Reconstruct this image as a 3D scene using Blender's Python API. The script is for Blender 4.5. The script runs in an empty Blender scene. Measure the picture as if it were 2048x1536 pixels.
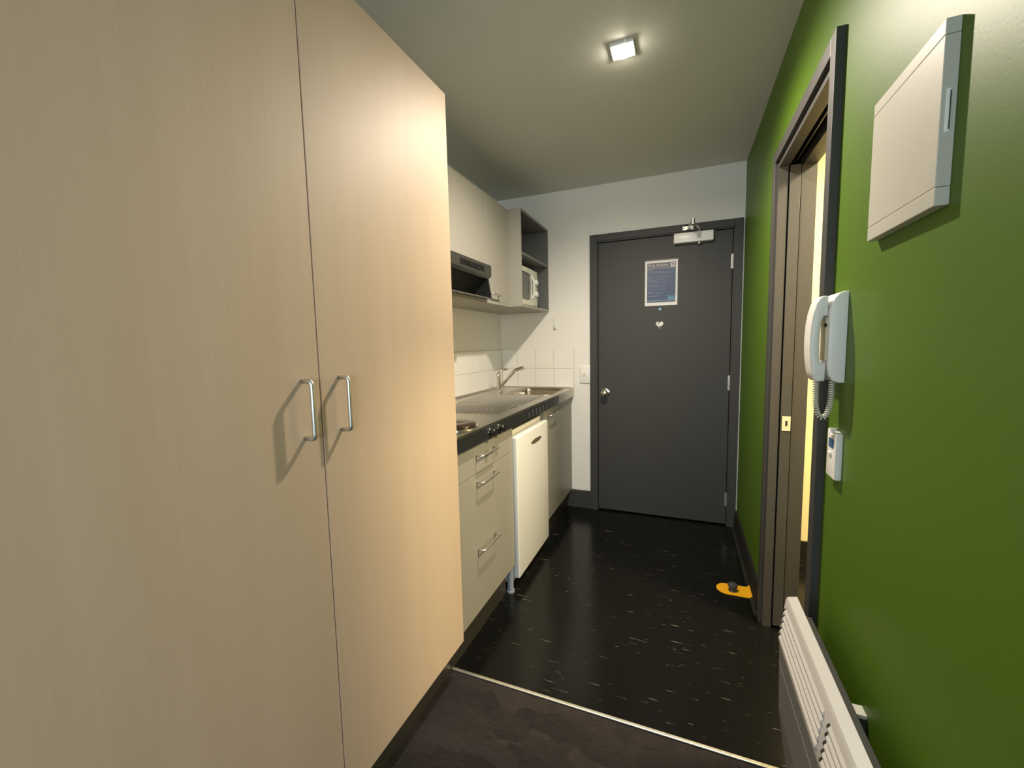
import bpy, bmesh, math, random
from mathutils import Vector, Matrix
random.seed(7)
PI = math.pi
S = bpy.context.scene
C = S.collection

# ------------------------------------------------------------------ camera, world, lights, exposure
cam = bpy.data.cameras.new('camera'); cam.sensor_width = 36.0; cam.lens = 835.74 / 2048 * 36
cam.clip_start = 0.02
camo = bpy.data.objects.new('camera', cam); C.objects.link(camo)
R_ = Vector((0.92586797, 0.37723761, -0.02145412)); U_ = Vector((-0.0158534, 0.09551403, 0.99530183)); F_ = Vector((-0.37751445, 0.92117797, -0.09441388))
M_ = Matrix(((R_.x, U_.x, -F_.x, 0), (R_.y, U_.y, -F_.y, 0), (R_.z, U_.z, -F_.z, 1.2678), (0, 0, 0, 1)))
camo.matrix_world = M_
S.camera = camo

vs = S.view_settings
vs.view_transform = 'Standard'; vs.look = 'None'; vs.gamma = 1.0; vs.use_curve_mapping = False
vs.exposure = 0.0

w = bpy.data.worlds.new('world'); S.world = w; w.use_nodes = True
w.node_tree.nodes['Background'].inputs[0].default_value = (0.75, 0.85, 1.0, 1)
w.node_tree.nodes['Background'].inputs[1].default_value = 1.0

def area(name, loc, rot, size, energy, col, shape='RECTANGLE', sy=None):
    l = bpy.data.lights.new(name, 'AREA'); l.shape = shape; l.size = size
    if sy: l.size_y = sy
    l.energy = energy; l.color = col
    o = bpy.data.objects.new(name, l); C.objects.link(o); o.location = loc; o.rotation_euler = rot
    return o
LAMP_E, DAYFILL_E, DAYFILL2_E, BATH_E, ROOM_E = 138.0, 70.0, 42.0, 95.0, 6.0
area('added_daylight_fill', (1.40, -3.02, 1.45), (PI / 2, 0, PI * .08), 1.35, DAYFILL_E, (0.72, 0.87, 1.0), sy=1.25)  # cool daylight fill, entering by windows invented behind the camera
area('added_daylight_fill', (-0.55, -3.02, 1.45), (PI / 2, 0, 0), 1.35, DAYFILL2_E, (0.74, 0.88, 1.0), sy=1.25)
area('added_room_fill', (-0.45, -1.6, 2.34), (0, 0, 0), 0.22, ROOM_E, (1.0, 0.86, 0.68), 'DISK')  # unseen fill light added to raise the general brightness
area('bathroom_ceiling_light', (1.1, 1.7, 2.34), (0, 0, 0), 0.30, BATH_E, (1.0, 0.84, 0.56), 'DISK')

# ------------------------------------------------------------------ materials
def nm(name):
    m = bpy.data.materials.new(name); m.use_nodes = True
    return m, m.node_tree.nodes, m.node_tree.links, m.node_tree.nodes['Principled BSDF']
def tex_coord(N, L, scale=(1, 1, 1), rot=(0, 0, 0)):
    g = N.new('ShaderNodeNewGeometry'); mp = N.new('ShaderNodeMapping')
    L.new(g.outputs['Position'], mp.inputs[0]); mp.inputs['Scale'].default_value = scale; mp.inputs['Rotation'].default_value = rot
    return mp.outputs[0]
def plain(name, col, rough=0.5, metal=0.0, var=0.04, bump=0.0, bscale=300, spec=0.5, coat=0.0, nscale=9):
    m, N, L, b = nm(name)
    b.inputs['Roughness'].default_value = rough; b.inputs['Metallic'].default_value = metal
    b.inputs['Specular IOR Level'].default_value = spec; b.inputs['Coat Weight'].default_value = coat
    n = N.new('ShaderNodeTexNoise'); n.inputs['Scale'].default_value = nscale; n.inputs['Detail'].default_value = 4
    L.new(tex_coord(N, L), n.inputs['Vector'])
    mx = N.new('ShaderNodeMix'); mx.data_type = 'RGBA'
    L.new(n.outputs['Fac'], mx.inputs['Factor'])
    mx.inputs['A'].default_value = [c * (1 - var) for c in col] + [1]; mx.inputs['B'].default_value = [min(1, c * (1 + var)) for c in col] + [1]
    L.new(mx.outputs['Result'], b.inputs['Base Color'])
    if bump:
        n2 = N.new('ShaderNodeTexNoise'); n2.inputs['Scale'].default_value = bscale; n2.inputs['Detail'].default_value = 2
        L.new(tex_coord(N, L), n2.inputs['Vector'])
        bp = N.new('ShaderNodeBump'); bp.inputs['Strength'].default_value = bump; bp.inputs['Distance'].default_value = 0.001
        L.new(n2.outputs['Fac'], bp.inputs['Height']); L.new(bp.outputs[0], b.inputs['Normal'])
    return m
def emis(name, col, s):
    m, N, L, b = nm(name); b.inputs['Base Color'].default_value = (*col, 1)
    b.inputs['Emission Color'].default_value = (*col, 1); b.inputs['Emission Strength'].default_value = s
    return m
def laminate(name, c1, c2, rough, sc=1.0):
    m, N, L, b = nm(name)
    n = N.new('ShaderNodeTexNoise'); n.inputs['Scale'].default_value = 1; n.inputs['Detail'].default_value = 6; n.inputs['Roughness'].default_value = .6
    L.new(tex_coord(N, L, (220 * sc, 220 * sc, 3.2)), n.inputs['Vector'])
    n2 = N.new('ShaderNodeTexNoise'); n2.inputs['Scale'].default_value = 1; n2.inputs['Detail'].default_value = 3
    L.new(tex_coord(N, L, (16, 16, 1.1)), n2.inputs['Vector'])
    ad = N.new('ShaderNodeMath'); ad.operation = 'MULTIPLY_ADD'; ad.inputs[1].default_value = .55
    L.new(n2.outputs['Fac'], ad.inputs[0])
    m2 = N.new('ShaderNodeMath'); m2.operation = 'MULTIPLY'; m2.inputs[1].default_value = .5
    L.new(n.outputs['Fac'], m2.inputs[0]); L.new(m2.outputs[0], ad.inputs[2])
    cr = N.new('ShaderNodeValToRGB'); cr.color_ramp.elements[0].position = .30; cr.color_ramp.elements[0].color = (*c1, 1)
    cr.color_ramp.elements[1].position = .72; cr.color_ramp.elements[1].color = (*c2, 1)
    L.new(ad.outputs[0], cr.inputs[0]); L.new(cr.outputs[0], b.inputs['Base Color'])
    b.inputs['Roughness'].default_value = rough
    return m
def vinyl(name):
    m, N, L, b = nm(name)
    def streak(sx, sy, lo, hi, off):
        mp = tex_coord(N, L, (sx, sy, 1), (0, 0, off))
        n = N.new('ShaderNodeTexNoise'); n.inputs['Scale'].default_value = 1; n.inputs['Detail'].default_value = 3; n.inputs['Distortion'].default_value = .4
        L.new(mp, n.inputs['Vector'])
        r = N.new('ShaderNodeMapRange'); r.inputs['From Min'].default_value = lo; r.inputs['From Max'].default_value = hi
        L.new(n.outputs['Fac'], r.inputs['Value']); return r.outputs[0]
    a = streak(9, 150, .69, .79, 0.05); c = streak(20, 210, .715, .80, -0.06)
    mx = N.new('ShaderNodeMath'); mx.operation = 'MAXIMUM'; L.new(a, mx.inputs[0]); L.new(c, mx.inputs[1])
    col = N.new('ShaderNodeMix'); col.data_type = 'RGBA'; L.new(mx.outputs[0], col.inputs['Factor'])
    col.inputs['A'].default_value = (.0045, .0045, .004, 1); col.inputs['B'].default_value = (.30, .29, .22, 1)
    L.new(col.outputs['Result'], b.inputs['Base Color'])
    b.inputs['Roughness'].default_value = .2; b.inputs['Specular IOR Level'].default_value = .27
    return m
def carpet(name):
    m, N, L, b = nm(name)
    n = N.new('ShaderNodeTexNoise'); n.inputs['Scale'].default_value = 1; n.inputs['Detail'].default_value = 5
    L.new(tex_coord(N, L, (22, 330, 20)), n.inputs['Vector'])
    v = N.new('ShaderNodeTexVoronoi'); v.distance = 'CHEBYCHEV'; v.inputs['Scale'].default_value = 1
    L.new(tex_coord(N, L, (9, 16, 1)), v.inputs['Vector'])
    sep = N.new('ShaderNodeSeparateColor'); L.new(v.outputs['Color'], sep.inputs[0])
    ad = N.new('ShaderNodeMath'); ad.operation = 'MULTIPLY_ADD'; ad.inputs[1].default_value = .28
    L.new(sep.outputs[0], ad.inputs[0]); L.new(n.outputs['Fac'], ad.inputs[2])
    cr = N.new('ShaderNodeValToRGB'); cr.color_ramp.elements[0].position = .35; cr.color_ramp.elements[0].color = (.013, .011, .011, 1)
    cr.color_ramp.elements[1].position = .95; cr.color_ramp.elements[1].color = (.038, .032, .030, 1)
    L.new(ad.outputs[0], cr.inputs[0]); L.new(cr.outputs[0], b.inputs['Base Color'])
    b.inputs['Roughness'].default_value = 1; b.inputs['Specular IOR Level'].default_value = .1
    n3 = N.new('ShaderNodeTexNoise'); n3.inputs['Scale'].default_value = 260
    bp = N.new('ShaderNodeBump'); bp.inputs['Strength'].default_value = .7; bp.inputs['Distance'].default_value = .003
    L.new(tex_coord(N, L), n3.inputs['Vector']); L.new(n3.outputs['Fac'], bp.inputs['Height']); L.new(bp.outputs[0], b.inputs['Normal'])
    return m
def steel(name, col=(.56, .53, .47), rough=.3, sc=(4, 240, 4)):
    m, N, L, b = nm(name)
    b.inputs['Base Color'].default_value = (*col, 1); b.inputs['Metallic'].default_value = 1
    n = N.new('ShaderNodeTexNoise'); n.inputs['Scale'].default_value = 1; n.inputs['Detail'].default_value = 3
    L.new(tex_coord(N, L, sc), n.inputs['Vector'])
    r = N.new('ShaderNodeMapRange'); r.inputs['To Min'].default_value = rough * .8; r.inputs['To Max'].default_value = rough * 1.25
    L.new(n.outputs['Fac'], r.inputs['Value']); L.new(r.outputs[0], b.inputs['Roughness'])
    return m

M_wood = laminate('beech_laminate', (.505, .378, .258), (.56, .428, .300), .54)
M_woodedge = laminate('beech_edging', (.55, .41, .28), (.62, .47, .33), .5)
M_green = plain('green_paint', (.080, .158, .0085), .46, bump=.10, bscale=170, var=.03, spec=.3)
M_white = plain('white_wall_paint', (.84, .82, .77), .6, bump=.06, bscale=200, var=.02)
M_ceil = plain('ceiling_paint', (.68, .69, .64), .75, bump=.05, var=.02)
M_bath = plain('cream_bathroom_paint', (.80, .70, .42), .5, var=.02)
M_char = plain('charcoal_paint', (.043, .0415, .038), .55, bump=.06, bscale=150, var=.05)
M_tgrey = plain('grey_trim_paint', (.048, .046, .042), .5, var=.05)
M_kick = plain('dark_kickboard', (.035, .032, .024), .35, var=.08)
M_cab = plain('grey_laminate', (.262, .25, .208), .42, var=.02)
M_cabup = plain('pale_grey_laminate', (.335, .322, .28), .5, var=.02)
M_tile = plain('white_glazed_tile', (.86, .845, .79), .15, var=.02, nscale=3)
M_grout = plain('grout', (.42, .40, .34), .9)
M_steel = steel('brushed_steel'); M_steelv = steel('satin_nickel', (.66, .64, .60), .38, (60, 60, 60))
M_chrome = steel('chrome', (.72, .70, .66), .1, (20, 20, 20))
M_black = plain('black_plastic', (.010, .010, .009), .3)
M_blackm = plain('black_enamel_panel', (.018, .019, .018), .28, var=.1)
M_filter = plain('black_filter_mesh', (.02, .02, .016), .5, bump=1.0, bscale=420)
M_iron = plain('cast_iron', (.055, .04, .028), .25, metal=.6)
M_plas = plain('white_plastic', (.84, .83, .79), .32, var=.015)
M_plasc = plain('cream_plastic', (.68, .67, .57), .35, var=.015)
M_ivory = plain('ivory_plastic', (.70, .62, .44), .4, var=.02)
M_fridge = plain('fridge_enamel', (.62, .62, .585), .35, var=.01)
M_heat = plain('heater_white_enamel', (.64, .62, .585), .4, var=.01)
M_heatlow = plain('heater_lower_grey', (.185, .18, .178), .5, var=.03)  # lower front coloured darker than the top casing
M_mwwin = plain('microwave_window', (.085, .082, .072), .18)
M_emblem = plain('brown_badge', (.10, .075, .045), .35)
M_thresh = steel('aluminium_threshold', (.80, .76, .62), .38, (60, 60, 60))
M_orange = plain('yellow_tape', (.85, .42, .008), .5, var=.06)
M_rubber = plain('grey_rubber', (.05, .05, .042), .6)
M_paper = plain('white_paper', (.78, .76, .72), .35)
M_navy = plain('navy_print', (.045, .068, .15), .38, var=.25, nscale=14)
M_navy2 = plain('grey_violet_print', (.105, .095, .12), .38, var=.1)
M_ink = plain('pale_ink', (.36, .37, .44), .3)
M_inkw = plain('white_ink', (.62, .60, .62), .3)
M_cyan = plain('cyan_print', (.08, .25, .40), .3)
M_pink = plain('dusty_pink_print', (.30, .16, .20), .3)
M_lens = plain('blue_glass_ring', (.18, .40, .48), .15)
M_lcd = plain('blue_display', (.07, .16, .33), .2)
M_bulb = emis('lamp_glow', (1.0, .90, .72), 110)
M_ledw = plain('lamp_housing', (.82, .80, .76), .3)
M_red = plain('red_mark', (.5, .12, .08), .4)

# ------------------------------------------------------------------ mesh helpers (all coordinates in metres, world)
def bm_new(): return bmesh.new()
def box(bm, x0, x1, y0, y1, z0, z1, bev=0.0, seg=2):
    r = bmesh.ops.create_cube(bm, size=1.0); vsn = r['verts']
    for v in vsn:
        v.co = Vector(((x0 + x1) / 2 + v.co.x * (x1 - x0), (y0 + y1) / 2 + v.co.y * (y1 - y0), (z0 + z1) / 2 + v.co.z * (z1 - z0)))
    if bev:
        es = list({e for v in vsn for e in v.link_edges})
        bmesh.ops.bevel(bm, geom=es, offset=bev, segments=seg, profile=.5, affect='EDGES')
    return bm
def prism(bm, pts, axis, a0, a1, bev=0.0, seg=2):
    """polygon pts in the plane across axis; axis Y: pts=(x,z), X: pts=(y,z), Z: pts=(x,y)"""
    def mk(p, a):
        return Vector((p[0], a, p[1])) if axis == 'Y' else Vector((a, p[0], p[1])) if axis == 'X' else Vector((p[0], p[1], a))
    A = [bm.verts.new(mk(p, a0)) for p in pts]; Bv = [bm.verts.new(mk(p, a1)) for p in pts]
    n = len(pts); fs = [bm.faces.new(A), bm.faces.new(Bv[::-1])]
    for i in range(n): fs.append(bm.faces.new((A[i], Bv[i], Bv[(i + 1) % n], A[(i + 1) % n])))
    bmesh.ops.recalc_face_normals(bm, faces=fs)
    if bev:
        es = list(fs[0].edges) + list(fs[1].edges)
        bmesh.ops.bevel(bm, geom=es, offset=bev, segments=seg, profile=.5, affect='EDGES')
    return bm
def tube(bm, pts, r, n=10, cap=True, radii=None):
    pts = [Vector(p) for p in pts]; rings = []
    up = None
    for i, p in enumerate(pts):
        t = (pts[min(i + 1, len(pts) - 1)] - pts[max(i - 1, 0)]).normalized()
        if up is None:
            up = Vector((0, 0, 1)) if abs(t.z) < .9 else Vector((1, 0, 0))
        a = t.cross(up).normalized(); b = a.cross(t).normalized(); up = b
        rr = radii[i] if radii else r
        rings.append([bm.verts.new(p + a * math.cos(2 * PI * k / n) * rr + b * math.sin(2 * PI * k / n) * rr) for k in range(n)])
    for i in range(len(rings) - 1):
        for k in range(n):
            bm.faces.new((rings[i][k], rings[i][(k + 1) % n], rings[i + 1][(k + 1) % n], rings[i + 1][k]))
    if cap:
        bm.faces.new(rings[0][::-1]); bm.faces.new(rings[-1])
    return bm
def fillet(pts, r, n=5):
    pts = [Vector(p) for p in pts]; out = [pts[0]]
    for i in range(1, len(pts) - 1):
        p = pts[i]; a = (pts[i - 1] - p).normalized(); b = (pts[i + 1] - p).normalized()
        s = p + a * r; e = p + b * r
        for k in range(n + 1):
            t = k / n; out.append(s * (1 - t) ** 2 + p * 2 * t * (1 - t) + e * t * t)
    out.append(pts[-1]); return out
def cyl(bm, c, axis, r, h, n=24, bev=0, r2=None):
    """cylinder from point c along axis vector for length h"""
    ax = Vector(axis).normalized(); rot = Vector((0, 0, 1)).rotation_difference(ax).to_matrix().to_4x4()
    m = Matrix.Translation(Vector(c) + ax * h / 2) @ rot
    res = bmesh.ops.create_cone(bm, cap_ends=True, segments=n, radius1=r, radius2=r if r2 is None else r2, depth=h, matrix=m)
    if bev:
        es = [e for e in {e for v in res['verts'] for e in v.link_edges} if any(len(f.verts) > 4 for f in e.link_faces)]
        bmesh.ops.bevel(bm, geom=es, offset=bev, segments=3, profile=.5, affect='EDGES')
    return bm
def lathe(bm, c, axis, prof, n=28):
    """prof: list of (radius, height along axis)"""
    ax = Vector(axis).normalized(); rot = Vector((0, 0, 1)).rotation_difference(ax).to_matrix()
    c = Vector(c); rings = []
    for r, h in prof:
        rings.append([bm.verts.new(c + rot @ Vector((max(r, 1e-5) * math.cos(2 * PI * k / n), max(r, 1e-5) * math.sin(2 * PI * k / n), h))) for k in range(n)])
    fs = []
    for i in range(len(rings) - 1):
        for k in range(n): fs.append(bm.faces.new((rings[i][k], rings[i][(k + 1) % n], rings[i + 1][(k + 1) % n], rings[i + 1][k])))
    fs.append(bm.faces.new(rings[0][::-1])); fs.append(bm.faces.new(rings[-1]))
    bmesh.ops.recalc_face_normals(bm, faces=fs)
    return bm
ORG = {}
def obj(name, bm, mat, parent=None, smooth=False, angle=35):
    me = bpy.data.meshes.new(name)
    if parent is None:
        xs = [v.co for v in bm.verts]
        o0 = Vector(((min(p.x for p in xs) + max(p.x for p in xs)) / 2, (min(p.y for p in xs) + max(p.y for p in xs)) / 2, min(p.z for p in xs)))
    else: o0 = ORG[parent.name]
    for v in bm.verts: v.co -= o0
    if smooth:
        for f in bm.faces: f.smooth = True
        for e in bm.edges:
            if len(e.link_faces) == 2 and e.calc_face_angle(0) > math.radians(angle): e.smooth = False
    bm.to_mesh(me); bm.free(); me.materials.append(mat)
    o = bpy.data.objects.new(name, me); C.objects.link(o)
    if parent is None: o.location = o0
    else: o.parent = parent
    ORG[o.name] = o0
    return o
def thing(name, label, cat, loc, group=None, kind=None):
    o = bpy.data.objects.new(name, None); C.objects.link(o); o.location = loc; ORG[o.name] = Vector(loc); o.empty_display_size = .05
    if label: o['label'] = label
    if cat: o['category'] = cat
    if group: o['group'] = group
    if kind: o['kind'] = kind
    return o
def tag(o, label, cat, group=None):
    o['label'] = label; o['category'] = cat
    if group: o['group'] = group
    return o
def struct(name, bm, mat, label=None, smooth=False):
    o = obj(name, bm, mat, None, smooth); o['kind'] = 'structure'
    if label: o['label'] = label
    return o
def lab(o, t): o['label'] = t; return o
def B(*a, **k): return box(bm_new(), *a, **k)

# key dimensions
XL, XG, YF, ZC = -1.3564, 0.3528, 3.0985, 2.3812
YB = -3.05           # rear wall of the invented room behind the camera
ZB = 0.9284          # worktop
DT = 2.0352          # outer top of entry door frame

# ------------------------------------------------------------------ structure
vf = M_vinyl = vinyl('black_flecked_vinyl')
struct('floor', B(XL - .1, .365, 1.3232, YF + .12, -.06, 0), vf, 'glossy black vinyl floor with pale flecks in the corridor')
struct('floor', B(.365, 2.05, .55, 2.85, -.06, 0), vf, 'black vinyl bathroom floor beyond the green wall doorway')
struct('floor', B(XL - 1.2, .365, -.35, 1.3232, -.06, 0), carpet('brown_carpet'), 'dark brown carpet in the foreground')
struct('floor', B(XL - 1.2, 2.7, YB - .1, -.35, -.06, 0), bpy.data.materials['brown_carpet'], 'dark brown carpet of the invented room behind')
struct('ceiling', B(XL - 1.2, 2.7, YB - .12, YF + .12, ZC, ZC + .08), M_ceil)
tr = B(-.822, XG - .02, 1.3142, 1.3262, 0, .007, bev=.002); struct('trim_1', tr, M_thresh, 'pale metal strip between black vinyl and brown carpet')
# far wall with entry door opening
OX0, OX1, OZ = -.592, .303, 1.990
bm = bm_new(); box(bm, XL - .1, OX0, YF, YF + .12, 0, ZC); box(bm, OX1, XG + .3, YF, YF + .12, 0, ZC); box(bm, OX0, OX1, YF, YF + .12, OZ, ZC)
wall_far = struct('wall_far', bm, M_white, 'off-white end wall around the entry door')
wall_left = struct('wall_left', B(XL - .1, XL, .1, YF, 0, ZC), M_white, 'off-white wall behind the kitchenette')
struct('wall_left', B(XL - 1.2, XL - 1.1, YB, .1, 0, ZC), M_white, 'off-white wall of the invented room'); struct('wall_left', B(XL - 1.2, XL, .06, .1, 0, ZC), M_white, 'off-white return wall beside the wardrobe')
# green wall : solid near part, part above the doorway, two skins around the sliding door pocket
JY0, JY1, JZ = 1.382, 2.030, 1.950
bm = bm_new()
box(bm, XG, .465, -.35, 1.356, 0, ZC); box(bm, XG, .465, 1.356, YF, 2.0, ZC); box(bm, .465, 2.7, -.35, -.25, 0, ZC)
box(bm, XG, .380, 2.041, YF, 0, 2.0); box(bm, .424, .465, 2.041, YF, 0, 2.0)
struct('wall_right', bm, M_green, 'green painted corridor wall')
# unseen rear wall and two windows, invented to supply the cool daylight
bm = bm_new(); box(bm, XL - 1.2, -1.25, YB - .12, YB, 0, ZC); box(bm, .15, .70, YB - .12, YB, 0, ZC); box(bm, -1.25, .15, YB - .12, YB, 0, .8); box(bm, -1.25, .15, YB - .12, YB, 2.1, ZC); box(bm, 2.10, 2.7, YB - .12, YB, 0, ZC); box(bm, .70, 2.10, YB - .12, YB, 0, .8); box(bm, .70, 2.10, YB - .12, YB, 2.1, ZC)
struct('wall_rear', bm, M_white); struct('wall_room', B(2.6, 2.7, YB, -.35, 0, ZC), M_white)
win = thing('added_window_1', None, None, (1.40, YB - .06, .8), kind='structure')
for a in ((.70, .75, .8, 2.1), (2.05, 2.10, .8, 2.1), (.75, 2.05, .8, .85), (.75, 2.05, 2.05, 2.1), (1.38, 1.42, .85, 2.05)): obj('added_window_frame', B(a[0], a[1], YB - .1, YB - .05, a[2], a[3]), M_char, win)
win = thing('added_window_2', None, None, (-.55, YB - .06, .8), kind='structure')
for a in ((-1.25, -1.2, .8, 2.1), (.10, .15, .8, 2.1), (-1.2, .10, .8, .85), (-1.2, .10, 2.05, 2.1), (-.57, -.53, .85, 2.05)): obj('added_window_frame', B(a[0], a[1], YB - .1, YB - .05, a[2], a[3]), M_char, win)
# bathroom
struct('wall_bathroom_far', B(.465, 2.05, 2.72, 2.82, 0, ZC), M_bath, 'cream bathroom wall seen through the doorway')
struct('wall_bathroom_side', B(1.95, 2.05, .6, 2.72, 0, ZC), M_bath); struct('wall_bathroom_near', B(.465, 1.95, .6, .7, 0, ZC), M_bath)
struct('baseboard_bathroom', B(.466, 1.95, 2.705, 2.72, 0, .125), M_black, 'black skirting at the foot of the cream bathroom wall')
# skirtings
struct('baseboard_far', B(-.8195, -.636, YF - .016, YF, 0, .1385, bev=.003), M_char, 'charcoal skirting between kitchen bench and entry door')
struct('baseboard_right', prism(bm_new(), [(XG, 0), (.322, 0), (.335, .012), (.341, .112), (.345, .121), (XG, .122)], 'Y', 2.092, YF - .022), plain('dark_skirting', (.022, .022, .018), .8, spec=.12), 'dark skirting along the green wall beyond the doorway')
struct('baseboard_right', prism(bm_new(), [(XG, 0), (.335, 0), (.338, .112), (.345, .121), (XG, .122)], 'Y', -.35, 1.309), M_char, 'dark skirting behind the panel heater')

# ---- wall tiles
def tile(y0, y1, x0, x1, z0, z1, par): obj('tile', B(x0, x1, y0, y1, z0, z1, bev=.0012, seg=1), M_tile, par)
g = .0011; rows = [(ZB + .001, 1.0755), (1.0755, 1.2255)]
tx = [XL + .006, -1.2172, -1.0658, -.9174, -.7600]
for z0, z1 in rows:
    for i in range(4):
        tile(YF - .006, YF - .0005, tx[i] + g, tx[i + 1] - g, z0 + g, z1 - g, wall_far)
    y = YF - .006
    while y > 1.34:
        ny = max(y - .1505, 1.315)
        tile(ny + g, y - g, XL + .0005, XL + .006, z0 + g, z1 - g, wall_left); y = ny
lab(obj('grout', B(XL + .001, -.7600, YF - .004, YF + .001, ZB + .001, 1.2245), M_grout, wall_far), 'grey grout between the tiles')
lab(obj('grout', B(XL - .001, XL + .004, 1.315, YF - .004, ZB + .001, 1.2245), M_grout, wall_left), 'grey grout between the tiles')

# ---- entry door (door_1)
d = thing('door_1', 'charcoal flush entry door at the end of the corridor', None, (-.145, YF, 0), kind='structure')
fy0, fy1 = YF - .018, YF + .10
bm = bm_new()
box(bm, -.6349, OX0 + .006, fy0, YF, 0, DT, bev=.002); box(bm, OX1 - .006, .3438, fy0, YF, 0, DT, bev=.002); box(bm, OX0 + .006, OX1 - .006, fy0, YF, OZ - .002, DT, bev=.002)
obj('door_frame', bm, M_char, d)
bm = bm_new()
box(bm, OX0, OX0 + .013, YF - .012, fy1, 0, OZ); box(bm, OX1 - .013, OX1, YF - .012, fy1, 0, OZ); box(bm, OX0, OX1, YF - .012, fy1, OZ - .010, OZ)
obj('door_jamb', bm, M_char, d)
obj('door_leaf', B(-.5765, .2868, YF + .001, YF + .04, .010, 1.9765, bev=.0015), M_char, d)
obj('door_leaf_backing', B(OX0, OX1, YF + .045, YF + .06, 0, OZ), M_black, d)
for z0, z1 in ((1.725, 1.82), (.932, 1.035), (.138, .235)):
    h = obj('hinge', cyl(bm_new(), (.2895, YF - .004, z0), (0, 0, 1), .0055, z1 - z0, 12), M_steelv, d, True)
    obj('hinge_leaf', B(.279, .289, YF - .001, YF + .002, z0 + .004, z1 - .004), M_steelv, h)
kb = bm_new(); lathe(kb, (-.525, YF + .001, .899), (0, -1, 0), [(.030, 0), (.031, .006), (.013, .010), (.012, .030), (.021, .038), (.0265, .048), (.0265, .058), (.020, .066), (.008, .069), (0, .0695)])
obj('door_knob', kb, M_chrome, d, True, 60)
pk = bm_new(); lathe(pk, (-.152, YF + .001, 1.489), (0, -1, 0), [(.010, 0), (.010, .003), (.005, .0035), (.0045, .001), (0, .001)])
lab(obj('peephole', pk, M_lens, d, True), 'pale blue-ringed peephole')

# ---- door closer
cl = thing('door_closer', 'white hydraulic door closer box with steel arm at top of the entry door', 'door closer', (.05, YF - .02, 1.912))
obj('closer_body', B(-.068, .171, YF - .045, YF + .0005, 1.912, 1.975, bev=.004), plain('closer_white', (.95, .94, .90), .3, var=.01), cl, True)
obj('adjusting_screw', cyl(bm_new(), (.088, YF - .024, 1.898), (0, 0, 1), .009, .014, 14), M_steelv, cl, True)
EL = (.045, 2.885, 1.994)
obj('arm', tube(bm_new(), [(.092, YF - .024, 1.983), (.085, YF - .06, 1.990), (.07, 2.97, 1.992), EL], .0075, 8), M_steelv, cl, True)
obj('spindle', cyl(bm_new(), (.092, YF - .024, 1.972), (0, 0, 1), .011, .020, 14), M_steelv, cl, True)
obj('fixed_arm', tube(bm_new(), [(EL[0], EL[1], 2.002), (.03, 2.97, 2.004), (.022, YF - .03, 2.004)], .007, 8), M_steelv, cl, True)
obj('elbow_bolt', cyl(bm_new(), (EL[0], EL[1], 1.984), (0, 0, 1), .011, .028, 14), M_chrome, cl, True)
bm = bm_new(); box(bm, -.016, .052, YF - .024, YF - .017, 1.994, 2.020, bev=.002); box(bm, .012, .032, YF - .045, YF - .022, 1.996, 2.002)
obj('bracket', bm, M_steelv, cl)
for x in (-.008, .044): obj('bracket_screw', cyl(bm_new(), (x, YF - .024, 2.007), (0, -1, 0), .0045, .004, 10), M_chrome, cl, True)

# ---- notice on the door
po = thing('door_notice', 'blue printed notice in a white border taped to the charcoal entry door', 'notice', (-.1465, YF - .001, 1.513))
px0, px1, pz0, pz1 = -.252, -.041, 1.513, 1.818; yy = YF - .0012
obj('sheet', B(px0, px1, yy, YF + .0008, pz0, pz1), M_paper, po)
ix0, ix1, iz0, iz1 = px0 + .014, px1 - .013, pz0 + .022, pz1 - .015
obj('printed_field', B(ix0, ix1, yy - .0005, yy, iz0, iz1), M_navy, po)
obj('heading_band', B(ix0, ix1, yy - .0008, yy - .0004, iz1 - .036, iz1), M_navy2, po)
def text(s, size, x, z, ext=.0002, w=1.0):
    cu = bpy.data.curves.new('t', 'FONT'); cu.body = s; cu.size = size; cu.extrude = ext; cu.space_character = 1.05; cu.resolution_u = 2
    o = bpy.data.objects.new('t', cu); C.objects.link(o)
    bpy.context.view_layer.update()
    me = bpy.data.meshes.new_from_object(o.evaluated_get(bpy.context.evaluated_depsgraph_get()))
    bpy.data.objects.remove(o); b = bm_new(); b.from_mesh(me)
    for v in b.verts: v.co = Vector((x + v.co.x * w, yy - .0010 - v.co.z, z + v.co.y))
    return b
obj('heading_text', text('Fire Action', .024, ix0 + .007, iz1 - .024, w=1.12), M_inkw, po)
obj('logo_panel', B(ix1 - .032, ix1 - .006, yy - .0012, yy - .0007, iz1 - .032, iz1 - .004), M_inkw, po)
obj('logo_mark', cyl(bm_new(), (ix1 - .019, yy - .0011, iz1 - .016), (0, -1, 0), .008, .0006, 16), M_pink, po)
for za, zb in ((iz1 - .0385, iz1 - .036), (iz0 + .010, iz0 + .0135)): obj('rule_line', B(ix0, ix1, yy - .0011, yy - .0006, za, zb), M_ink, po)

bm = bm_new(); z = iz1 - .050
lines = [.03, .10, .15, 0, .02, .14, .02, .12, .055, .12, 0, .06, .12, 0, .12, 0, .03, .10, 0, .065]
for i, L_ in enumerate(lines):
    if L_ > 0:
        x = ix0 + .007; end = x + L_
        while x < end:
            wl = random.uniform(.006, .018); box(bm, x, min(x + wl, end), yy - .0009, yy - .0005, z, z + (.0028 if L_ < .07 else .0014)); x += wl + .003
    z -= .0092
obj('body_text', bm, M_ink, po)
bm = bm_new(); box(bm, ix1 - .058, ix1 - .006, yy - .0009, yy - .0005, iz0 + .042, iz0 + .045); box(bm, ix1 - .05, ix1 - .004, yy - .0009, yy - .0005, iz0 + .018, iz0 + .036)
obj('picture', bm, M_cyan, po)
obj('top_tape', B(px0 - .002, px1 + .006, yy - .0004, YF + .0008, pz1 - .001, pz1 + .008), plain('tape', (.12, .115, .11), .2), po)
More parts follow.
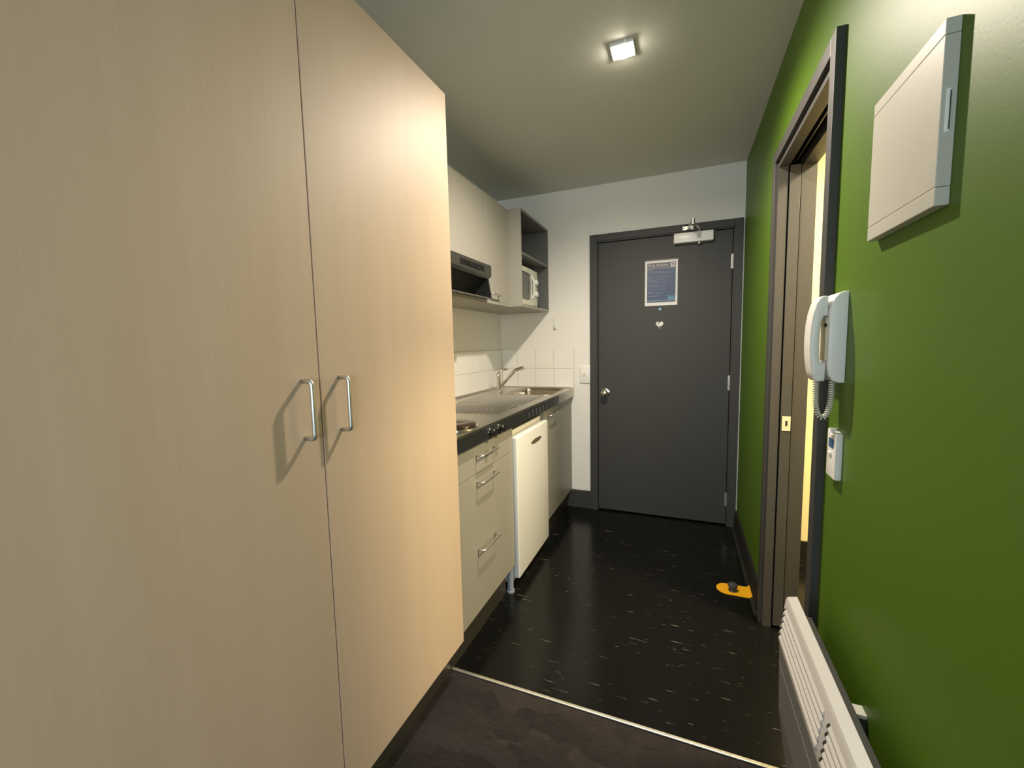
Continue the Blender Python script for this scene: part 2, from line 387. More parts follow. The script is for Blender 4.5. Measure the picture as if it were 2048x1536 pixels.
# heart sticker
bm = bm_new(); hp = []
for k in range(28):
    t = 2 * PI * k / 28; hp.append((-.153 + .00155 * 16 * math.sin(t) ** 3, 1.384 + .00155 * (13 * math.cos(t) - 5 * math.cos(2 * t) - 2 * math.cos(3 * t) - math.cos(4 * t))))
prism(bm, hp, 'Y', YF - .0012, YF + .0008); box(bm, -.158, -.148, YF - .0012, YF + .0008, 1.358, 1.372)
hs = thing('heart_sticker', 'small pale heart-shaped sticker on the entry door below the notice', 'sticker', (-.153, YF, 1.36)); obj('sticker_face', bm, M_paper, hs)
obj('sticker_eye', B(-.165, -.156, YF - .002, YF - .0011, 1.388, 1.394, bev=.001), M_black, hs)
# switch and hook on the far wall
sw = thing('light_switch', 'white light switch plate on the wall left of the entry door', 'light switch', (-.674, YF, .968))
obj('switch_plate', B(-.714, -.6355, YF - .011, YF + .0005, .968, 1.094, bev=.003), M_plas, sw, True)
obj('switch_rocker', B(-.690, -.672, YF - .0145, YF - .010, 1.020, 1.040, bev=.002), M_ivory, sw)
hk = thing('wall_hook', 'white plastic adhesive hook on the end wall right of the microwave shelf', 'hook', (-.90, YF, 1.37))
obj('hook_plate', B(-.915, -.885, YF - .006, YF + .0005, 1.372, 1.462, bev=.0045, seg=3), M_plas, hk, True)
obj('hook_arm', tube(bm_new(), fillet([(-.9, YF - .004, 1.405), (-.9, YF - .014, 1.385), (-.9, YF - .028, 1.388), (-.9, YF - .030, 1.402)], .006), .006, 8), M_plas, hk, True)

# ---- sliding bathroom door (door_2)
d2 = thing('door_2', 'grey framed sliding door opening in the green wall', None, (.40, 1.70, 0), kind='structure')
XC = .3324; CZ = 2.0181
obj('casing', B(XC, XG + .0005, 1.3125, 1.354, 0, CZ, bev=.0015), M_char, d2)
obj('casing', B(XC, XG + .0005, 2.043, 2.088, 0, CZ, bev=.0015), M_tgrey, d2)
obj('casing', B(XC, XG + .0005, 1.354, 2.043, CZ - .045, CZ, bev=.0015), M_tgrey, d2)
obj('jamb', B(.345, .475, 1.354, JY0, 0, 1.973), M_tgrey, d2)
obj('jamb', B(.345, .378, JY1, 2.043, 0, 1.973), M_tgrey, d2)
obj('jamb', B(.4235, .475, JY1, 2.043, 0, 1.973), M_tgrey, d2)
bm = bm_new(); box(bm, .345, .379, JY0, JY1, JZ, 2.0); box(bm, .426, .475, JY0, JY1, JZ - .004, 2.0)
obj('head_jamb', bm, M_tgrey, d2)
obj('track_channel', B(.379, .426, JY0, JY1 + .6, 1.988, 2.0), M_black, d2)
bm = bm_new(); box(bm, .384, .387, JY0, JY1, 1.962, 1.988); box(bm, .400, .404, JY0, JY1, 1.962, 1.988)
obj('track_rail', bm, M_kick, d2)
lf = obj('sliding_leaf', B(.3835, .4205, JY1 - .004, JY1 + .66, .012, 1.952, bev=.001), M_tgrey, d2)
obj('latch_plate', B(.389, .4195, JY1 - .0055, JY1 - .003, .883, .944), M_ivory, lf)
obj('latch_slot', B(.4015, .4085, JY1 - .0065, JY1 - .005, .905, .925), M_black, lf)

# ---- downlight
LX, LY = -.230, 1.749
dl = thing('ceiling_downlight', 'square glowing downlight on the corridor ceiling', 'ceiling light', (LX, LY, 2.352))
bm = bm_new()
for a in ((-.043, .043, -.043, -.033), (-.043, .043, .033, .043), (-.043, -.033, -.033, .033), (.033, .043, -.033, .033)): box(bm, LX + a[0], LX + a[1], LY + a[2], LY + a[3], 2.371, ZC, bev=.001)
obj('lamp_frame', bm, M_ledw, dl)
obj('bulb', lathe(bm_new(), (LX, LY, 2.378), (0, 0, -1), [(.031, 0), (.031, .014), (.027, .018), (.014, .021), (0, .0215)]), M_bulb, dl, True)
obj('spring_clip', B(LX + .012, LX + .020, LY - .062, LY - .043, 2.365, 2.372), M_ledw, dl)
sl_ = bpy.data.lights.new('downlight_beam', 'SPOT'); sl_.energy = LAMP_E; sl_.color = (1.0, .88, .735); sl_.spot_size = math.radians(172); sl_.spot_blend = 1.0; sl_.shadow_soft_size = .026
so_ = bpy.data.objects.new('downlight_beam', sl_); C.objects.link(so_); so_.location = (LX, LY, 2.318)

# ------------------------------------------------------------------ wardrobe
WX, WY0, WY1, WZ0, WZ1 = -.760, .108, 1.312, .141, 2.117
wd = thing('wardrobe', 'tall beech laminate wardrobe with two doors filling the left side', 'wardrobe', (-1.05, .71, 0))
bm = bm_new()
box(bm, XL + .001, WX - .020, WY1 - .018, WY1 - .001, WZ0, WZ1); box(bm, XL + .001, WX - .020, WY0, WY0 + .018, WZ0, WZ1)
box(bm, XL + .001, WX - .020, WY0 + .018, WY1 - .018, WZ1 - .018, WZ1); box(bm, XL + .001, WX - .020, WY0 + .018, WY1 - .018, WZ0, WZ0 + .018)
box(bm, XL + .001, XL + .012, WY0 + .018, WY1 - .018, WZ0 + .018, WZ1 - .018)
obj('carcass', bm, M_woodedge, wd)
obj('inner_partition', B(XL + .012, WX - .024, .700, .716, WZ0 + .018, WZ1 - .018), M_kick, wd)
obj('kickboard', B(-.840, -.822, WY0, WY1 - .001, 0, WZ0), M_kick, wd)
def bar_handle(par, p0, p1, out, r=.0053, mat=None):
    """D handle: feet p0,p1 on the surface, standing off along +X by out"""
    p0 = Vector(p0); p1 = Vector(p1); o = Vector((out, 0, 0))
    return obj('handle', tube(bm_new(), fillet([p0, p0 + o, p1 + o, p1], .011, 5), r, 10), mat or M_steelv, par, True, 70)
for y0, y1, hy in ((WY0 + .001, .7065, .659), (.7095, WY1, .765)):
    dr = obj('door', B(WX - .018, WX, y0, y1, WZ0 - .001, WZ1, bev=.0008, seg=1), M_wood, wd)
    bar_handle(dr, (WX - .001, hy, 1.1985), (WX - .001, hy, 1.073), .030)

# ------------------------------------------------------------------ kitchen base units
FX = -.782
du = thing('drawer_unit', 'grey drawer unit under the hotplate beside the wardrobe', 'drawer unit', (-1.07, 1.61, 0))
obj('carcass', B(XL + .001, FX - .019, 1.316, 1.898, .140, .866), M_cab, du)
f1 = obj('drawer_front', B(FX - .018, FX, 1.316, 1.898, .7375, .866, bev=.001, seg=1), M_cab, du)
f2 = obj('drawer_front', B(FX - .018, FX, 1.316, 1.898, .140, .7345, bev=.001, seg=1), M_cab, du)
bar_handle(f1, (FX - .001, 1.503, .813), (FX - .001, 1.668, .813), .030, .0045)
bar_handle(f2, (FX - .001, 1.503, .701), (FX - .001, 1.668, .701), .030, .0045)
bar_handle(f2, (FX - .001, 1.497, .412), (FX - .001, 1.662, .412), .030, .0045)
obj('kickboard', B(-.838, -.820, 1.314, 1.860, 0, .1395), M_kick, du)
bm = bm_new(); cyl(bm, (-.803, 1.880, .008), (0, 0, 1), .0165, .132, 18); cyl(bm, (-.803, 1.880, 0), (0, 0, 1), .021, .010, 18)
lab(obj('leg', bm, plain('leg_daylight_tint', (.22, .25, .30), .4), du, True), 'adjustable foot with the daylight tint in its colour')  # blue cast of the daylight is put into the leg colour

lc = thing('sink_cupboard', 'grey base cupboard under the sink at the end wall', 'cupboard', (-1.07, 2.76, 0))
obj('carcass', B(XL + .001, FX - .019, 2.430, YF - .001, .140, .7675), M_cab, lc)
obj('side_panel', B(XL + .001, FX - .019, 2.430, 2.446, .7675, .866), M_cab, lc)
cdoor = obj('door', B(FX - .018, FX, 2.431, YF - .002, .140, .866, bev=.001, seg=1), M_cab, lc)
bar_handle(cdoor, (FX - .001, 2.483, .817), (FX - .001, 2.630, .817), .030, .0045)
obj('kickboard', B(-.838, -.820, 2.430, YF - .002, 0, .1395), M_kick, lc)

# fridge
fr = thing('bar_fridge', 'white bar fridge between the drawer unit and the sink cupboard', 'fridge', (-1.05, 2.16, 0))
FXD = -.7600
obj('cabinet', B(-1.32, -.803, 1.908, 2.414, .030, .800, bev=.004), M_fridge, fr)
fd = obj('door', B(-.800, FXD, 1.905, 2.418, .061, .8045, bev=.009, seg=4), M_fridge, fr, True, 50)
obj('door_seal', B(-.8035, -.7995, 1.915, 2.408, .075, .795), M_rubber, fr)
obj('top_panel', B(-1.32, -.806, 1.906, 2.416, .8005, .826, bev=.004), M_plasc, fr)
bm = bm_new(); ep = [(2.200 + .086 * math.cos(a), .7275 + .0125 * math.sin(a)) for a in [2 * PI * k / 28 for k in range(28)]]
prism(bm, ep, 'X', FXD - .001, FXD + .002)
lab(obj('badge', bm, M_emblem, fd), 'brown oval badge')
for y in (1.95, 2.37):
    for x in (-.84, -1.28): obj('foot', cyl(bm_new(), (x, y, 0), (0, 0, 1), .016, .031, 14), M_black, fr, True)

# ------------------------------------------------------------------ worktop
BX = -.7608; BY0, BY1 = 1.3165, YF - .0065
wt = thing('sink_bench', 'stainless steel kitchenette benchtop with sink and ribbed drainer', 'worktop', (-1.06, 2.2, .868))
SX0, SX1, SY0, SY1 = -1.135, -.812, 2.632, 3.030
def rrect(x0, x1, y0, y1, r, n=5):
    out = []
    for cx, cy, a0 in ((x1 - r, y1 - r, 0), (x0 + r, y1 - r, PI / 2), (x0 + r, y0 + r, PI), (x1 - r, y0 + r, 1.5 * PI)):
        for k in range(n + 1):
            a = a0 + PI / 2 * k / n; out.append((cx + r * math.cos(a), cy + r * math.sin(a)))
    return out
bm = bm_new()
rim = rrect(SX0, SX1, SY0, SY1, .055)
outer = [(XL + .007, BY0), (BX, BY0), (BX, BY1), (XL + .007, BY1)]
vo = [bm.verts.new((x, y, ZB)) for x, y in outer]; vi = [bm.verts.new((x, y, ZB)) for x, y in rim]
es = [bm.edges.new((vo[i], vo[(i + 1) % 4])) for i in range(4)] + [bm.edges.new((vi[i], vi[(i + 1) % len(vi)])) for i in range(len(vi))]
bmesh.ops.triangle_fill(bm, use_beauty=True, edges=es)
bad = [f for f in bm.faces if all(v in vi for v in f.verts)]
for f in bad: bm.faces.remove(f)
bmesh.ops.recalc_face_normals(bm, faces=bm.faces[:])
if bm.faces[0].normal.z < 0: bmesh.ops.reverse_faces(bm, faces=bm.faces[:])
# rolled front edge and sides
lo = [bm.verts.new((x, y, ZB - .0075)) for x, y in outer]
for i in range(4): bm.faces.new((vo[i], lo[i], lo[(i + 1) % 4], vo[(i + 1) % 4]))
obj('bench_top', bm, M_steel, wt)
bm = bm_new(); prev = None
for r_, sh, dz in ((.055, 0, 0), (.055, .004, -.004), (.05, .010, -.02), (.05, .016, -.135), (.045, .035, -.150), (.03, .09, -.155)):
    loop = [bm.verts.new((x, y, ZB + dz)) for x, y in rrect(SX0 + sh, SX1 - sh, SY0 + sh, SY1 - sh, max(.02, r_))]
    if prev:
        for i in range(len(loop)): bm.faces.new((prev[i], prev[(i + 1) % len(loop)], loop[(i + 1) % len(loop)], loop[i]))
    prev = loop
bm.faces.new(prev); bmesh.ops.recalc_face_normals(bm, faces=bm.faces[:]); 
for f in bm.faces: f.normal_flip()
bowl = obj('sink_bowl', bm, steel('bowl_steel', (.42, .37, .29), .3), wt, True, 60)
obj('waste', lathe(bm_new(), (-.975, 2.83, ZB - .1548), (0, 0, 1), [(.04, 0), (.04, .002), (.028, .001), (0, .001)]), M_chrome, bowl, True)
bm = bm_new()
rm = rrect(SX0 - .012, SX1 + .012, SY0 - .014, SY1 + .014, .06); pts = [(x, y, ZB + .0005) for x, y in rm]
tube(bm, pts + [pts[0]], .0028, 6, cap=False); obj('sink_rim', bm, M_steel, wt, True, 80)
def ridges(y0, y1, xs, sk=0):
    bm = bm_new()
    for i, x in enumerate(xs):
        a = y0 + sk * i; h = .0055
        prism(bm, [(x - .006, ZB), (x - .003, ZB + h), (x + .003, ZB + h), (x + .006, ZB)], 'Y', a, y1)
    return bm
obj('drainer_ridges', ridges(1.835, 2.125, [-1.235 + .028 * i for i in range(15)]), M_steel, wt)
obj('drainer_ridges', ridges(2.175, 2.585, [-1.235 + .028 * i for i in range(15)]), M_steel, wt)
bm = bm_new(); box(bm, XL + .007, XL + .020, BY0, BY1, ZB - .002, ZB + .012, bev=.002); box(bm, BX - .012, BX, BY0, BY1, ZB - .001, ZB + .003, bev=.001)
box(bm, XL + .02, BX - .012, BY1 - .012, BY1, ZB - .001, ZB + .006, bev=.001)
obj('raised_edge', bm, M_steel, wt)
obj('front_apron', B(-.800, BX - .0008, 2.681, BY1, .8675, ZB - .0075), M_steelv if False else steel('apron_steel', (.60, .57, .52), .4), wt)
bp = bm_new(); pr = [(BY0 + .012, .8675), (2.679, .8675), (2.679, ZB - .0075), (BY0 + .012, ZB - .0075), (BY0 + .002, ZB - .017), (BY0 + .002, .8775)]
prism(bp, pr, 'X', -.800, BX - .0008)
cp = lab(obj('control_panel', bp, M_blackm, wt), 'black enamel front strip')
for y in (1.607, 1.703):
    kn = bm_new(); lathe(kn, (BX - .001, y, .893), (1, 0, 0), [(.0225, 0), (.0225, .003), (.019, .004), (.018, .020), (.015, .023), (0, .023)], 24)
    ko = obj('knob', kn, M_black, cp, True, 40)
for y in (1.607, 1.703): obj('knob_ring', lathe(bm_new(), (BX - .0008, y, .893), (1, 0, 0), [(.0245, 0), (.0245, .0022), (.022, .0028), (.0215, .0005), (.0, .0005)], 24), M_chrome, cp, True, 40)
for i in range(6):
    y = 2.085 + i * .062
    obj('vent_rib', B(BX - .0012, BX + .003, y, y + .008, .871, .904, bev=.001), plain('dark_grey_rib%d' % i, (.06, .062, .06), .35) if i == 0 else bpy.data.materials['dark_grey_rib0'], cp)
lab(obj('bench_support_rail', B(-.86, -.8005, 1.90, 2.43, .8685, .9), M_kick, wt), 'dark rail under the bench front')

# hotplate
hp_ = thing('hotplate', 'round brown cast-iron hotplate on the steel bench beside the wardrobe', 'hotplate', (-.872, 1.505, ZB))
obj('trim_ring', lathe(bm_new(), (-.872, 1.505, ZB), (0, 0, 1), [(.094, 0), (.094, .003), (.088, .006), (.080, .003), (0, .003)], 48), M_chrome, hp_, True, 50)
obj('plate', lathe(bm_new(), (-.872, 1.505, ZB + .003), (0, 0, 1), [(.080, 0), (.083, .003), (.083, .012), (.080, .0145), (.03, .0145), (.026, .0135), (0, .0135)], 48), M_iron, hp_, True, 50)

# tap
tp = thing('sink_mixer_tap', 'chrome mixer tap with slanting spout at the back of the bench', 'tap', (-1.248, 2.79, ZB))
obj('tap_body', lathe(bm_new(), (-1.248, 2.79, ZB), (0, 0, 1), [(.025, 0), (.025, .006), (.016, .012), (.015, .10), (.016, .105), (.016, .125), (.013, .134), (0, .136)], 24), M_chrome, tp, True, 50)
obj('spout', tube(bm_new(), fillet([(-1.240, 2.792, ZB + .028), (-1.135, 2.838, 1.080), (-1.078, 2.850, 1.098), (-1.074, 2.851, 1.085)], .008, 4), .011, 12), M_chrome, tp, True, 60)
obj('lever', tube(bm_new(), fillet([(-1.248, 2.79, ZB + .130), (-1.242, 2.795, ZB + .145), (-1.225, 2.81, ZB + .153), (-1.190, 2.84, ZB + .160)], .006, 3), .006, 8, radii=None), M_chrome, tp, True, 60)
# cylinder in sink
sc = thing('sink_standpipe', 'short pale metal cylinder standing inside the sink bowl', 'standpipe', (-1.020, 2.665, ZB - .155))
obj('pipe', lathe(bm_new(), (-1.020, 2.665, ZB - .155), (0, 0, 1), [(.022, 0), (.022, .163), (.020, .165), (.017, .165), (.016, .15), (0, .15)], 24), plain('pale_standpipe', (.62, .59, .52), .45), sc, True, 50)

# ------------------------------------------------------------------ wall cupboards
UX, UZ0, UZ1 = -1.0399, 1.508, 2.114
uc = thing('wall_cupboard', 'row of pale grey wall cupboards above the range hood', 'cupboard', (-1.2, 1.92, UZ0))
bm = bm_new(); box(bm, XL + .001, UX - .019, 1.316, 2.190, 1.722, UZ1); box(bm, XL + .001, UX - .019, 2.190, 2.517, UZ0 + .0165, UZ1)
obj('carcass', bm, M_cabup, uc)
obj('bottom_shelf', B(XL + .001, UX, 1.316, 2.517, UZ0, UZ0 + .016), M_cabup, uc)
for y0, y1, z0 in ((1.316, 1.6175, 1.720), (1.6195, 1.911, 1.720), (1.913, 2.204, 1.720), (2.206, 2.5165, UZ0 + .0165)):
    dd = obj('door', B(UX - .018, UX, y0, y1, z0, UZ1, bev=.0008, seg=1), M_cabup, uc)
bar_handle(dd, (UX - .001, 2.203 + .012, 1.560), (UX - .001, 2.344, 1.560), .030, .0045)

rh = thing('range_hood', 'black slanted range hood under the wall cupboards', 'range hood', (-1.17, 1.87, 1.5245))
HX = -1.000; hy0, hy1 = 1.570, 2.172
bm = bm_new(); prism(bm, [(HX, 1.649), (HX, 1.7065), (HX - .016, 1.7065), (HX - .040, 1.7065), (HX - .040, 1.640), (HX - .018, 1.634)], 'Y', hy0, hy1, bev=.0015)
vz = obj('visor', bm, plain('dark_grey_enamel', (.045, .044, .038), .3), rh)
obj('control_recess', B(HX - .001, HX + .001, 1.815, 2.083, 1.661, 1.690), M_black, vz)
obj('slide_switch', B(HX, HX + .006, 1.990, 2.012, 1.664, 1.676, bev=.001), M_blackm, vz)
obj('slide_switch', B(HX, HX + .006, 1.905, 1.927, 1.670, 1.682, bev=.001), M_blackm, vz)
for y in (hy0, hy1 - .012):
    obj('side_cheek', prism(bm_new(), [(HX - .018, 1.638), (HX - .001, 1.5245), (XL + .02, 1.5245), (XL + .02, 1.7), (HX - .041, 1.7)], 'Y', y, y + .012), M_blackm, rh)
obj('grease_filter', prism(bm_new(), [(HX - .045, 1.640), (HX - .19, 1.530), (HX - .20, 1.536), (HX - .05, 1.652)], 'Y', hy0 + .012, hy1 - .012), M_filter, rh)
bm = bm_new()
for k in range(11):
    y = 1.60 + k * .052; prism(bm, [(HX - .047, 1.637), (HX - .185, 1.5325), (HX - .188, 1.5365), (HX - .049, 1.641)], 'Y', y, y + .003)
obj('filter_rib', bm, M_blackm, rh)
obj('bottom_lip', B(HX - .20, HX - .0005, hy0 + .012, hy1 - .012, 1.5245, 1.5285), plain('grey_lip', (.12, .115, .10), .35), rh)

# microwave shelf unit
ms = thing('shelf_unit', 'open grey shelf box holding the microwave at the end wall', 'shelf', (-1.15, 2.81, UZ0))
MX = -.9530; my0, my1 = 2.5185, YF - .001
M_niche = plain('shelf_shaded_laminate', (.155, .155, .148), .5, var=.02)  # same laminate as the cupboards, interior shade put into a darker colour
lab(obj('side_panel', B(XL + .001, MX, my0, my0 + .016, UZ0, UZ1, bev=.0006, seg=1), M_cabup, ms), 'pale outer side panel')
obj('side_panel', B(XL + .001, MX, my1 - .016, my1, UZ0, UZ1), M_niche, ms)
obj('top_panel', B(XL + .001, MX, my0 + .016, my1 - .016, UZ1 - .016, UZ1), M_niche, ms)
obj('bottom_panel', B(XL + .001, MX, my0 + .016, my1 - .016, UZ0, UZ0 + .016), M_cabup, ms)
obj('shelf', B(XL + .013, MX, my0 + .016, my1 - .016, 1.836, 1.852), M_niche, ms)
obj('back_panel', B(XL + .001, XL + .012, my0 + .016, my1 - .016, UZ0 + .016, UZ1 - .016), M_niche, ms)

# microwave
mw = thing('microwave_oven', 'white microwave oven with two dials on the lower shelf', 'microwave', (-1.16, 2.75, UZ0 + .016))
mz0, mz1, wy0, wy1, mx = 1.536, 1.786, 2.538, 2.955, -.992
obj('body', B(XL + .03, mx - .018, wy0, wy1, mz0, mz1, bev=.004), M_plasc, mw)
obj('front_fascia', B(mx - .018, mx, 2.842, wy1, mz0, mz1, bev=.005, seg=3), M_plasc, mw, True)
bm = bm_new()
# door frame with curved window opening: outer rectangle plus inner opening
yo0, yo1 = wy0, 2.840; inner = []
def dwin(n=10):
    out = []
    y0i, y1i, z0i, z1i = yo0 + .03, yo1 - .030, mz0 + .040, mz1 - .040
    for k in range(n + 1):
        t = k / n; out.append((y0i + (y1i - y0i) * t, z1i + .014 * math.sin(PI * t) * .6))
    for k in range(1, n + 1):
        t = k / n; out.append((y1i + .012 * math.sin(PI * t), z1i + (z0i - z1i) * t))
    for k in range(1, n + 1):
        t = k / n; out.append((y1i + (y0i - y1i) * t, z0i - .014 * math.sin(PI * t) * .6))
    for k in range(1, n):
        t = k / n; out.append((y0i, z0i + (z1i - z0i) * t))
    return out
inner = dwin(); oc = [(yo0, mz1), (yo1, mz1), (yo1, mz0), (yo0, mz0)]
def ringmesh(bm, outer, inner, xf, xb):
    a = [bm.verts.new((xf, *p)) for p in outer]; b_ = [bm.verts.new((xf, *p)) for p in inner]
    e = [bm.edges.new((a[i], a[(i + 1) % len(a)])) for i in range(len(a))] + [bm.edges.new((b_[i], b_[(i + 1) % len(b_)])) for i in range(len(b_))]
    bmesh.ops.triangle_fill(bm, use_beauty=True, edges=e)
    for f in [f for f in bm.faces if all(v in b_ for v in f.verts)]: bm.faces.remove(f)
    ex = bmesh.ops.extrude_face_region(bm, geom=bm.faces[:])
    for v in [q for q in ex['geom'] if isinstance(q, bmesh.types.BMVert)]: v.co.x = xb
    bmesh.ops.recalc_face_normals(bm, faces=bm.faces[:])
ringmesh(bm, oc, inner, mx, mx - .018)
md = obj('door', bm, M_plasc, mw)
obj('door_window', B(mx - .014, mx - .007, yo0 + .01, yo1 - .012, mz0 + .015, mz1 - .015), M_mwwin, md)
obj('door_handle', tube(bm_new(), fillet([(mx - .002, yo1 - .016, mz0 + .045), (mx + .016, yo1 - .012, mz0 + .075), (mx + .016, yo1 - .012, mz1 - .075), (mx - .002, yo1 - .016, mz1 - .045)], .02), .007, 8), M_plas, md, True)
for z in (1.705, 1.622): obj('dial', lathe(bm_new(), (mx - .001, 2.902, z), (1, 0, 0), [(.021, 0), (.020, .016), (.017, .020), (0, .020)], 22), M_plas, mw, True, 40)
for y in (wy0 + .03, wy1 - .03):
    for x in (mx - .03, XL + .06): obj('foot', cyl(bm_new(), (x, y, UZ0 + .0158), (0, 0, 1), .012, .0125, 12), M_black, mw)
pc = thing('power_cord', 'black power cord hanging at the right of the microwave', 'cord', (-1.02, 2.975, UZ0 + .016))
obj('flex', tube(bm_new(), fillet([(-1.30, 2.975, 1.60), (-1.10, 2.98, 1.56), (-1.0, 2.975, 1.565), (-.985, 2.972, 1.530)], .012), .0045, 8), M_black, pc, True)

# ------------------------------------------------------------------ green wall fittings
# switchboard panel
sp = thing('switchboard_panel', 'flat cream enclosure with hinged lid high on the green wall', 'switchboard', (.345, .94, 1.4555))
XP = .3353; a0, a1 = .819, 1.0592
obj('back_box', B(XP + .006, XG + .0005, a0 + .003, a1 - .003, 1.458, 1.708), M_plasc, sp)
M_pan = plain('switchboard_enamel', (.52, .51, .44), .45, var=.015)
obj('top_strip', B(XP, XG, a0, a1, 1.6893, 1.7108, bev=.0012, seg=2), M_pan, sp)
obj('lid', B(XP, XG, a0, a1, 1.4823, 1.6887, bev=.0010, seg=2), M_pan, sp)
obj('bottom_strip', B(XP, XG, a0, a1, 1.4555, 1.4817, bev=.0012, seg=2), M_pan, sp)
lidp = obj('finger_pull', B(.3405, .3465, a0 - .0012, a0 + .001, 1.556, 1.616, bev=.001), M_plas, sp)
obj('pull_recess', B(.3445, .3460, a0 - .0018, a0 - .001, 1.560, 1.613), M_rubber, lidp)

# intercom
ic = thing('intercom_handset_phone', 'white wall intercom with handset and curly cord on the green wall', 'intercom', (.335, 1.24, 1.163))
basep = [(XG, 1.161), (.340, 1.161), (.3285, 1.166), (.321, 1.180), (.3175, 1.205), (.3170, 1.330), (.3205, 1.347), (.3265, 1.361), (.335, 1.371), (.344, 1.3745), (XG, 1.3735)]
icb = obj('base', prism(bm_new(), basep, 'Y', 1.197, 1.292, bev=.003, seg=3), M_plas, ic, True, 40)
outp = [(.3165, 1.3655), (.306, 1.3665), (.2985, 1.362), (.292, 1.348), (.2868, 1.326), (.2835, 1.300), (.2822, 1.270), (.2825, 1.240), (.2845, 1.212), (.2885, 1.185), (.293, 1.168), (.2985, 1.163), (.316, 1.163)]
inp = [(.3165, 1.208), (.3055, 1.210), (.3030, 1.222), (.3020, 1.250), (.3025, 1.280), (.3045, 1.305), (.308, 1.318), (.3165, 1.320)]
obj('handset', prism(bm_new(), outp + inp, 'Y', 1.205, 1.263, bev=.006, seg=4), M_plas, ic, True, 50)
obj('base_face', B(.3145, .3175, 1.212, 1.256, 1.213, 1.314), M_ivory, ic)  # base front coloured ivory inside the handset opening
obj('hook_switch', cyl(bm_new(), (.3155, 1.214, 1.297), (-1, 0, 0), .0050, .004, 14), M_black, ic)
def coil(path, rad, wire, turns, n=7):
    pts = []; P = [Vector(p) for p in path]
    segs = [(P[i + 1] - P[i]).length for i in range(len(P) - 1)]; tot = sum(segs)
    steps = turns * 10
    for s in range(steps + 1):
        dd = tot * s / steps; i = 0
        while i < len(segs) - 1 and dd > segs[i]: dd -= segs[i]; i += 1
        t = (P[i + 1] - P[i]).normalized(); p = P[i] + t * dd
        yv = Vector((0, 1, 0)); b_ = t.cross(yv).normalized(); a = 2 * PI * s / 10
        pts.append(p + (yv * math.cos(a) + b_ * math.sin(a)) * rad)
    return tube(bm_new(), pts, wire, n)
path = []
for k in range(41):
    t = k / 40; a = PI * t
    path.append((.3215 - .0165 * math.cos(a), 1.235, 1.163 - .092 * math.sin(a) ** .55 if 0 < t < 1 else 1.163))
obj('curly_cord', coil(path, .0052, .0018, 34), M_plasc, ic, True, 80)

# remote in wall holder
rc = thing('wall_remote', 'white wall-mounted remote control with small blue display below the intercom', 'remote control', (.346, 1.22, .926))
pr = [(1.191, .927), (1.250, .927), (1.252, .930), (1.252, 1.040), (1.249, 1.044), (1.233, 1.046)]
pr += [(1.222 + .011 * math.cos(a), 1.0430 - .013 * math.sin(a)) for a in [PI * k / 8 for k in range(9)]]
pr += [(1.208, 1.0405), (1.193, 1.0395), (1.190, 1.036), (1.190, .930)]
obj('holder', prism(bm_new(), pr, 'X', .3392, XG + .0005, bev=.0015, seg=2), M_plas, rc, True)
obj('display', B(.3382, .3394, 1.204, 1.238, 1.001, 1.023), M_lcd, rc)
obj('button', B(.3345, .3394, 1.217, 1.233, .982, .990, bev=.002, seg=2), M_plas, rc, True)
# socket above skirting behind heater
so = thing('wall_socket', 'small cream-topped wall socket low on the green wall behind the heater', 'socket', (.345, .988, .44))
obj('socket_top', B(.3355, XG + .0005, .974, 1.002, .5035, .5115, bev=.001), M_plasc, so)  # thin top slice coloured cream, body below coloured dark
obj('socket_body', B(.3370, XG + .0005, .9755, 1.0005, .44, .5035, bev=.001), M_rubber, so)

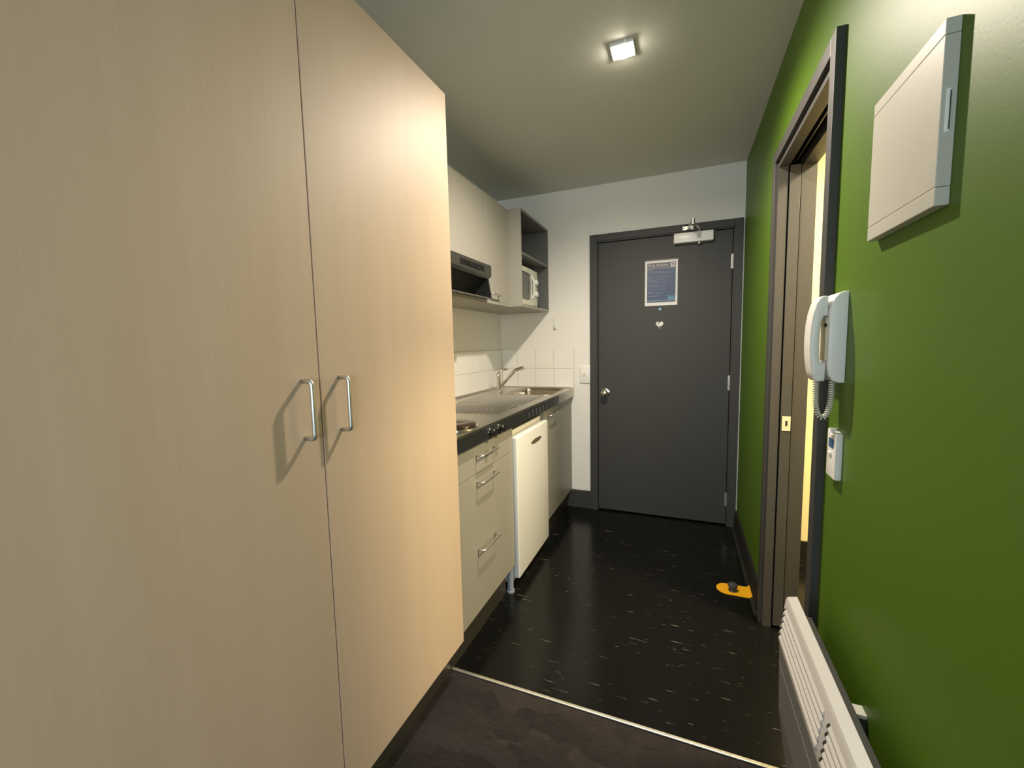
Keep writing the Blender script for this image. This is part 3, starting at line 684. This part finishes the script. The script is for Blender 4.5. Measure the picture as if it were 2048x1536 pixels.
# ------------------------------------------------------------------ heater
ht = thing('panel_heater', 'white louvred panel heater on the green wall at bottom right', 'heater', (.28, .8, .09))
HY0, HY1 = .30, 1.239
prof = [(.2872, .5935), (.2660, .5885), (.2625, .582), (.2485, .471), (.2500, .462), (.2870, .462)]
obj('top_casing', prism(bm_new(), prof, 'Y', HY0, HY1, bev=.002, seg=2), M_heat, ht, True, 30)
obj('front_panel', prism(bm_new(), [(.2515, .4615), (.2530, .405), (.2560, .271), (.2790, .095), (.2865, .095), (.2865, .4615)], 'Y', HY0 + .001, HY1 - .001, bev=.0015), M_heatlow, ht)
obj('panel_seam', B(.2524, .254, HY0, HY1 + .0003, .4028, .4038), plain('seam_grey', (.25, .245, .235), .5), ht)
def fp(t, off=0):   # point on louvre face, t from 0 (top) to 1 (bottom), off outward
    x0, z0, x1, z1 = .2640, .5690, .2525, .4800
    nx, nz = -(z0 - z1), (x0 - x1) * 1.0; l = math.hypot(nx, nz); nx /= l; nz /= l
    fx = .2625 + (.2485 - .2625) * ((.582 - (z0 + (z1 - z0) * t)) / (.582 - .471))
    return fx + nx * off, z0 + (z1 - z0) * t + nz * off
for ga, gb in ((1.226, .895), (.868, .52), (.495, .33)):
    for k in range(5):
        t0 = (k + .12) / 5; t1 = (k + .95) / 5
        sl = prism(bm_new(), [fp(t0, -.001), fp(t0 + .05, .0008), fp(t1 - .05, .0038), fp(t1 - .015, .0034), fp(t1, -.001)], 'Y', gb, ga - .007)
        obj('slat', sl, M_heat, ht)
        obj('slot_end', prism(bm_new(), [fp(t0 + .03, -.001), fp(t0 + .06, .0012), fp(t1 - .05, .0036), fp(t1 - .01, .0032), fp(t1, -.001)], 'Y', ga - .0075, ga), M_black, ht)
obj('back_plate', B(.300, .328, .32, 1.262, .12, .530, bev=.002), M_rubber, ht)
for y in (.5, 1.0): obj('wall_bracket', B(.2865, .3525, y - .02, y + .02, .15, .20), M_black, ht)

# ------------------------------------------------------------------ door stop on yellow tape
ds = thing('door_stop', 'grey rubber door stop on a yellow floor strip beside the doorway', 'door stop', (.25, 2.28, 0))
yt = [(.318, 2.231), (.318, 2.331), (.232, 2.331)] + [(.228 + .050 * math.cos(a), 2.281 + .050 * math.sin(a)) for a in [PI / 2 + PI * k / 12 for k in range(13)]] + [(.232, 2.231)]
obj('floor_strip', prism(bm_new(), yt, 'Z', .0001, .0025), M_orange, ds)
obj('strip_end', prism(bm_new(), [(.3178, .0002), (.3178, .0026), (.3210, .0032), (.3335, .0140), (.3350, .0115), (.3225, .0002)], 'Y', 2.231, 2.331), M_orange, ds)
obj('stop_buffer', lathe(bm_new(), (.252, 2.272, .0020), (0, 0, 1), [(.020, 0), (.020, .004), (.016, .008), (.016, .018), (.022, .022), (.0225, .032), (.019, .037), (0, .038)], 24), M_rubber, ds, True, 50)
